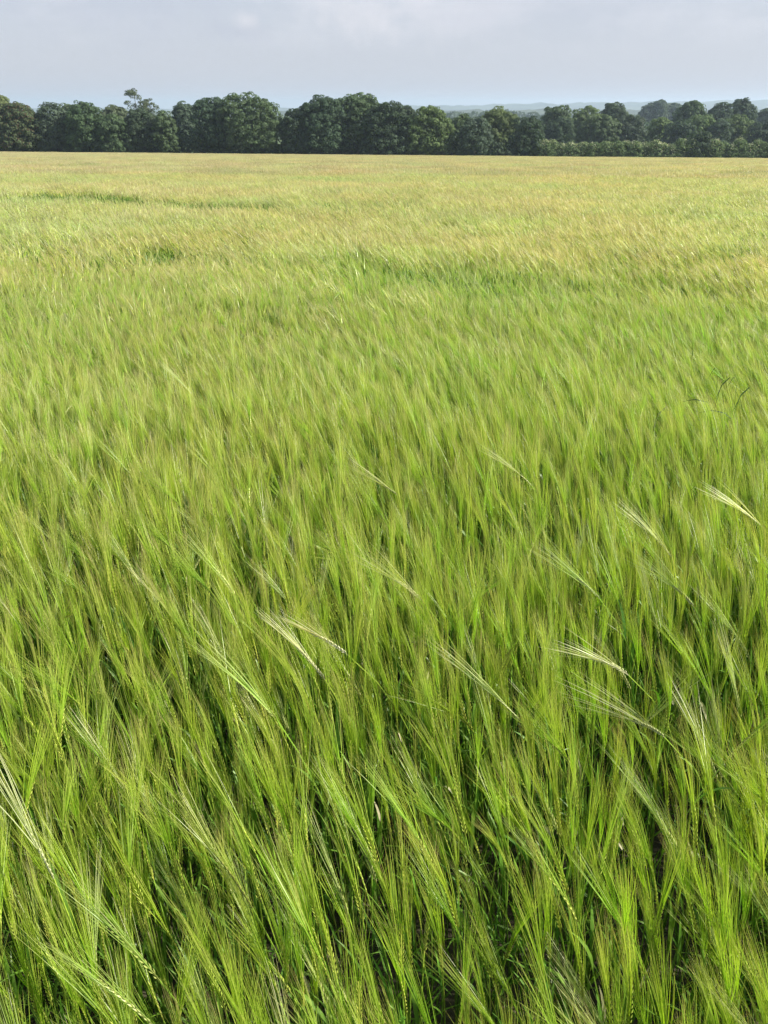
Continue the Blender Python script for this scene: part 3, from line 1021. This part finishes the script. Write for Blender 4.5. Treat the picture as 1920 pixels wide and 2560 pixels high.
def lean_euler(az, tilt):
    """tilt about the local y axis (towards +x), then turn about z"""
    return np.stack([np.zeros_like(az), tilt, az], -1)


near_rot = lean_euler(az, tilt)

# middle: clumps
pts = []
for y in np.arange(FADE + MID_S / 2, MID_END, MID_S):
    hw = half_width(y)
    xs = np.arange(-hw, hw, MID_S)
    pts.append(np.stack([xs + rng.uniform(-.06, .06, len(xs)), y + rng.uniform(-.06, .06, len(xs))], -1))
pts = np.concatenate(pts)
pts = pts[rng.random(len(pts)) < np.clip((pts[:, 1] - FADE) / (NEAR_END - FADE) + .03, 0, 1)]
hh = stand(pts[:, 0], pts[:, 1])
n = len(pts)
P.append(np.concatenate([pts, ground_z(pts[:, 0], pts[:, 1])[:, None]], 1))
ROT.append(lean_euler(WIND + (vnoise(pts[:, 0] * .5, pts[:, 1] * .5, 22) - .5) * 0.8, R(10) + R(18) * (gust(pts[:, 0], pts[:, 1]) - .4) + rng.normal(size=n) * R(2)))
SCL.append(np.stack([np.ones(n), np.ones(n), np.clip(hh * rng.uniform(.95, 1.05, n), .2, 1.3)], -1))
bare = np.clip((thinned(pts[:, 0], pts[:, 1]) - .1) * 2.6 * (0.55 + 0.9 * vnoise(pts[:, 0] * 1.2, pts[:, 1] * 1.2, 33)), 0, 1)
IDX.append(np.where(rng.random(n) < bare, base_i['leafy'] + rng.integers(0, len(leafy_proto), n), base_i['mid'] + rng.integers(0, 7, n) + np.where(rng.random(n) < np.clip((pts[:, 1] - 6) / 11, 0, 1), 7, 0)))

# far: tiles, turned with the slope of the ground
pts = []
for y in np.arange(MID_END + FAR_S / 2 - .15, FAR_END, FAR_S):
    hw = half_width(y) + 2
    xs = np.arange(-hw, hw, FAR_S)
    pts.append(np.stack([xs + rng.uniform(-.2, .2, len(xs)), np.full(len(xs), y)], -1))
pts = np.concatenate(pts)
n = len(pts)
hh = stand(pts[:, 0], pts[:, 1])
P.append(np.concatenate([pts, ground_z(pts[:, 0], pts[:, 1])[:, None]], 1))
a_ = np.full(n, WIND)
# slope of the ground seen in the tile's own turned frame
slope = 0.0465
eul = []
for k in range(n):
    Q = Matrix.Rotation(-slope, 3, 'X') @ Matrix.Rotation(a_[k], 3, 'Z')
    eul.append(tuple(Q.to_euler('XYZ')))
ROT.append(np.array(eul))
SCL.append(np.stack([np.ones(n), np.ones(n), hh * rng.uniform(.97, 1.03, n)], -1))
IDX.append(base_i['far'] + rng.integers(0, len(far_proto), n))

# --- plants large enough in view to be things of their own
part_meshes = []
for kd, p in near_plants:
    part_meshes.append((kd, {k: p[k].mesh(k, BM) for k in ('stem', 'ear', 'awns')}, [lf.mesh('leaf', BM) for lf in p['leaf']]))

LABELS = {
    'green': ('fresh green bearded barley plant nearest the camera,', 'fresh green barley plants'),
    'red': ('barley plant with reddish awn tips nearest the camera,', 'red tipped barley plants'),
    'nodding': ('barley plant with nodding ear nearest the camera,', 'nodding barley plants'),
    'dry': ('barley plant with a withered leaf nearest the camera,', 'barley plants with a withered leaf'),
    'pale': ('barley plant with a pale ear nearest the camera,', 'pale eared barley plants'),
}
PLACES = [(384, 'in the bottom left corner'), (768, 'left of the bottom middle'), (1152, 'at the bottom middle'), (1536, 'right of the bottom middle'), (9999, 'in the bottom right corner')]


def place_plant(meshes, leaves, label, group, loc, rot, scl, dry=False):
    root = obj('barley_plant', None, None, loc)
    root.rotation_euler = rot
    root.scale = (scl, scl, scl)
    tag(root, label, 'barley', group)
    obj('stem', meshes['stem'], root)
    ear = obj('ear', meshes['ear'], root)
    tag(obj('awns', meshes['awns'], ear), kind='stuff')
    for k, lf in enumerate(leaves):
        o = obj('leaf', lf, root)
        if dry and k == 0:
            o['label'] = 'withered straw coloured leaf'
    return root


tilted = near_pos.copy()
lean_x = 0.20 * near_scl
tilted[:, 0] += np.cos(az) * lean_x; tilted[:, 1] += np.sin(az) * lean_x; tilted[:, 2] += 0.60 * near_scl
qx, qy, dep = project(tilted)
inside = (qx > 20) & (qx < 1900) & (qy > 60) & (qy < 2480)
order = np.argsort(np.where(inside, dep, 1e9))
N_THINGS = 274
chosen = order[:N_THINGS]
for i in chosen:
    kd, ms, lv = part_meshes[near_idx[i]]
    lb, gp = LABELS[kd]
    where = next(w for lim, w in PLACES if qx[i] < lim)
    lb, gp = lb + ' ' + where, gp + ' ' + where
    place_plant(ms, lv, lb, gp, near_pos[i], near_rot[i], near_scl[i], kd == 'dry')
rest = np.ones(len(near_pos), bool); rest[chosen] = False
P.append(near_pos[rest]); ROT.append(near_rot[rest]); SCL.append(np.repeat(near_scl[rest][:, None], 3, 1)); IDX.append(near_idx[rest])

# --- ears that stand out in the photograph
# (px, py) of the ear's foot, lean at the neck, nod, azimuth, paleness, height, label
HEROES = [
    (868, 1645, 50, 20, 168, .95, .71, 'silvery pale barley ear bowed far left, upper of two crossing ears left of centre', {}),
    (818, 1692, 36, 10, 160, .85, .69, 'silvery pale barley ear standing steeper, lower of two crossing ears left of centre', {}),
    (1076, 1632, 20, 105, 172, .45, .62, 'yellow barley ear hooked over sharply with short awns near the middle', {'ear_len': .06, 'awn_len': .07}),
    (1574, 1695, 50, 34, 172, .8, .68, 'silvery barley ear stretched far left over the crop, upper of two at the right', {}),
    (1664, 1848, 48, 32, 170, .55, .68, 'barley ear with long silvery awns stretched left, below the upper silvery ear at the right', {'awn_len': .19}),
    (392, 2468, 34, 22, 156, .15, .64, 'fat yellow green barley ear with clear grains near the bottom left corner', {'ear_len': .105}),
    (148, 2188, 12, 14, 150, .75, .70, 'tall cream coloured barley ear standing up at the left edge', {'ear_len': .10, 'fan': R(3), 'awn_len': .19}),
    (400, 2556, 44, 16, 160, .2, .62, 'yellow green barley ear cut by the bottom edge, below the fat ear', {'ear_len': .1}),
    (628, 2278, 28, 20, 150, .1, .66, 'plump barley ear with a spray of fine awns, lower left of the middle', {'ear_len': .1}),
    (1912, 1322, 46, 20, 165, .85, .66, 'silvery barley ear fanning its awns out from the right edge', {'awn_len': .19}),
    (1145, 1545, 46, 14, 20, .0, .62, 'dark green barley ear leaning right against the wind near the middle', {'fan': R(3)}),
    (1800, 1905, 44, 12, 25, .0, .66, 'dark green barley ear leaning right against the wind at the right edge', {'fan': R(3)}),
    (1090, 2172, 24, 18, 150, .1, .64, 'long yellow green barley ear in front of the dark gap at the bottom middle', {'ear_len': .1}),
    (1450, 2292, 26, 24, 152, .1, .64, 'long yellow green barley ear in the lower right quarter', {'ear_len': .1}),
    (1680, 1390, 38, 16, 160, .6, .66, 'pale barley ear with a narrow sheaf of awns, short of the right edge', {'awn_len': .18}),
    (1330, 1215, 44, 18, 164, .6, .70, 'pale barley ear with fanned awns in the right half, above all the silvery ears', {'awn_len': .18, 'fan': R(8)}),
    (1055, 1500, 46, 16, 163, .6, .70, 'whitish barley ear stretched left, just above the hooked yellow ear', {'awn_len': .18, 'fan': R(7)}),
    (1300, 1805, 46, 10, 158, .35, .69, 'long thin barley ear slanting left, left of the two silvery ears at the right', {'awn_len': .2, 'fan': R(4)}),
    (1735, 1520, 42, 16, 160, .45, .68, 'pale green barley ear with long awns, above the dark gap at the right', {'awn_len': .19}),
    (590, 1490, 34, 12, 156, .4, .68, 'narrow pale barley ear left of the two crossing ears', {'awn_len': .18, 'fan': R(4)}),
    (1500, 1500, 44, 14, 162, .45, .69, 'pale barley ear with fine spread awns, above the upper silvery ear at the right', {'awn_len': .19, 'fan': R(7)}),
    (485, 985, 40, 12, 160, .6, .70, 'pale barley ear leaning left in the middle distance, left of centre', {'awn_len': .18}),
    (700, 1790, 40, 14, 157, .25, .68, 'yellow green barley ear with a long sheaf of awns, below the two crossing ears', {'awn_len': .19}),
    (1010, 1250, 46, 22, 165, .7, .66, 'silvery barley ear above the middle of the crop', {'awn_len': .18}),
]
r_h = np.random.default_rng(3)
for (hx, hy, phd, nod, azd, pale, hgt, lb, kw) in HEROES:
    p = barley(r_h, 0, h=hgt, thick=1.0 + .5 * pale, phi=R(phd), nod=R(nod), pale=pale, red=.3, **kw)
    ms = {k: p[k].mesh(k, BM) for k in ('stem', 'ear', 'awns')}
    lv = [lf.mesh('leaf', BM) for lf in p['leaf']]
    neck = p['ear'].arrays()[0][0]
    c = crop_at(hx, hy, neck[2])
    a = R(azd)
    off = rz(a) @ np.array([neck[0], 0, 0])
    x, y = c[0] - off[0], c[1] - off[1]
    place_plant(ms, lv, lb, 'barley ears that stand out', (x, y, float(ground_z(x, y))), (0, 0, a), 1.0)


# --- dark grass blades standing above the crop at the right
def build_grass_weed():
    spots = [(1790, 985, 'upright dark grass stem with a bent tip above the crop at the right'),
             (1836, 1012, 'forked dark grass stem above the crop, right of the upright one'),
             (1640, 1012, 'bent over pale grass blade lying on the crop at the right')]
    r = np.random.default_rng(4)
    for k, (px, py, lb) in enumerate(spots):
        c = crop_at(px, py, .74)
        gz = float(ground_z(c[0], c[1]))
        root = obj('grass_stem', None, None, (c[0], c[1], gz))
        tag(root, lb, 'grass stem', 'grass stems in the crop')
        mb = MB()
        hgt = .78 if k < 2 else .70
        tube(mb, [(0, 0, 0), (0.01, 0, .3), (0.0, 0.01, .55), (.015, 0, hgt)], [.0018, .0016, .0014, .001], 4, (.05, .10, .03), (.07, .12, .04), 0)
        obj('stem', mb.mesh('stem', [M_GREEN]), root)
        for j, (dx, dz, ln) in enumerate([(-.10, .03, .5), (.06, .09, .6), (-.03, .10, .62)][: 3 if k < 2 else 2]):
            mb = MB()
            z0 = hgt - .10 + .03 * j
            q = np.array([(0, 0, z0), (dx * .3, 0, z0 + dz * .8), (dx * .8, .01, z0 + dz * 1.1), (dx * 1.3, .02, z0 + dz * .6)])
            ribbon(mb, q, np.array([.002, .0032, .0024, .0005]), (0, .8, .6), (.05, .10, .03) if k < 2 else (.3, .3, .18), None, 0)
            obj('leaf', mb.mesh('leaf', [M_GREEN]), root)


build_grass_weed()


# --- bleached leaves caught between the stalks
def build_withered_leaves():
    spots = [(1762, 1775, .50, .055, 'thick cream withered leaf standing in the dark gap at the right'),
             (1724, 1682, .52, .030, 'small white curled leaf above the thick cream leaf at the right'),
             (1678, 1742, .46, .036, 'thin bleached leaf left of the thick cream leaf at the right'),
             (1545, 2104, .42, .034, 'short white withered leaf lying slanted in the lower right'),
             (1368, 2070, .44, .036, 'white leaf flake in the lower right, left of the slanted one'),
             (1132, 1976, .45, .040, 'pale rolled leaf in the dark gap at the lower middle'),
             (1262, 1922, .47, .042, 'bleached leaf blade lying across stalks at the lower middle'),
             (72, 2342, .44, .045, 'pale blue green broken leaf near the bottom left edge')]
    r = np.random.default_rng(14)
    for k, (px, py, h, ln, lb) in enumerate(spots):
        c = crop_at(px, py, h)
        mb = MB()
        s = np.linspace(-1, 1, 7)
        th = r.uniform(.3, 1.3); az_ = r.uniform(2.4, 3.6)
        d = np.array([math.cos(az_) * math.cos(th), math.sin(az_) * .4, math.sin(th)])
        side = unit(np.cross(d, np.array([.1, 1.0, .35])))
        nrm = np.cross(d, side)
        pts_ = s[:, None] * d * ln * .6 + nrm * (s[:, None] ** 2) * ln * .18
        tw = r.uniform(-.6, .6) * s[:, None]
        colr = (.62, .60, .46) if k < 7 else (.30, .38, .27)
        w_ = np.array([.2, .75, 1, 1, .8, .5, .1]) * .0042
        ribbon(mb, pts_ - nrm * .0008, w_, side * np.cos(tw) + nrm * np.sin(tw), colr, None, 0)
        ribbon(mb, pts_ + side * .002 + nrm * .0012, w_ * .7, side * np.cos(tw + .7) + nrm * np.sin(tw + .7), colr, None, 0)
        o = obj('withered_leaf', mb.mesh('withered_leaf', [M_GREEN]), None, tuple(c))
        tag(o, lb, 'leaf', 'withered leaves caught between the stalks')


build_withered_leaves()


# --- the rest of the crop: one object
def build_crop():
    P_ = np.concatenate(P); R_ = np.concatenate(ROT); S_ = np.concatenate(SCL); I_ = np.concatenate(IDX)
    me = bpy.data.meshes.new('barley_crop')
    me.vertices.add(len(P_))
    me.vertices.foreach_set('co', P_.astype(np.float32).ravel())
    for nm, ty, arr, f in (('turn', 'FLOAT_VECTOR', R_, 'vector'), ('stretch', 'FLOAT_VECTOR', S_, 'vector')):
        a = me.attributes.new(nm, ty, 'POINT'); a.data.foreach_set(f, arr.astype(np.float32).ravel())
    a = me.attributes.new('which', 'INT', 'POINT'); a.data.foreach_set('value', I_.astype(np.int32))
    o = obj('barley_crop', me)
    tag(o, 'dense green barley crop with awns combed left by the wind, filling the field', kind='stuff')
    ng = bpy.data.node_groups.new('crop_instances', 'GeometryNodeTree')
    ng.interface.new_socket('Geometry', in_out='INPUT', socket_type='NodeSocketGeometry')
    ng.interface.new_socket('Geometry', in_out='OUTPUT', socket_type='NodeSocketGeometry')
    N, L = ng.nodes, ng.links
    gi, go = N.new('NodeGroupInput'), N.new('NodeGroupOutput')
    jn = N.new('GeometryNodeJoinGeometry')

    def attr(name, ty):
        k = N.new('GeometryNodeInputNamedAttribute'); k.data_type = ty; k.inputs['Name'].default_value = name
        return k.outputs['Attribute']
    rot = N.new('FunctionNodeEulerToRotation'); L.new(attr('turn', 'FLOAT_VECTOR'), rot.inputs[0])
    scl = attr('stretch', 'FLOAT_VECTOR'); which = attr('which', 'INT')
    for k, pr in enumerate(near_proto + mid_proto + far_proto + leafy_proto):
        oi = N.new('GeometryNodeObjectInfo'); oi.transform_space = 'ORIGINAL'
        oi.inputs['Object'].default_value = pr; oi.inputs['As Instance'].default_value = False
        g2 = N.new('GeometryNodeGeometryToInstance'); L.new(oi.outputs['Geometry'], g2.inputs[0])
        cp = N.new('FunctionNodeCompare'); cp.data_type = 'INT'; cp.operation = 'EQUAL'
        ia = [s for s in cp.inputs if s.type == 'INT']
        L.new(which, ia[0]); ia[1].default_value = k
        ip = N.new('GeometryNodeInstanceOnPoints')
        L.new(gi.outputs[0], ip.inputs['Points']); L.new(cp.outputs[0], ip.inputs['Selection'])
        L.new(oi.outputs['Geometry'], ip.inputs['Instance'])
        N.remove(g2)
        L.new(rot.outputs[0], ip.inputs['Rotation']); L.new(scl, ip.inputs['Scale'])
        L.new(ip.outputs[0], jn.inputs[0])
    L.new(jn.outputs[0], go.inputs[0])
    md = o.modifiers.new('crop', 'NODES'); md.node_group = ng
    me.materials.append(M_EAR); me.materials.append(M_GREEN)
    print('CROP points', len(P_), 'near', int(rest.sum()))


build_crop()
tri = sum(sum(len(p.vertices) - 2 for p in me.polygons) for me in bpy.data.meshes if me.users)
print('TRIS in meshes', tri)
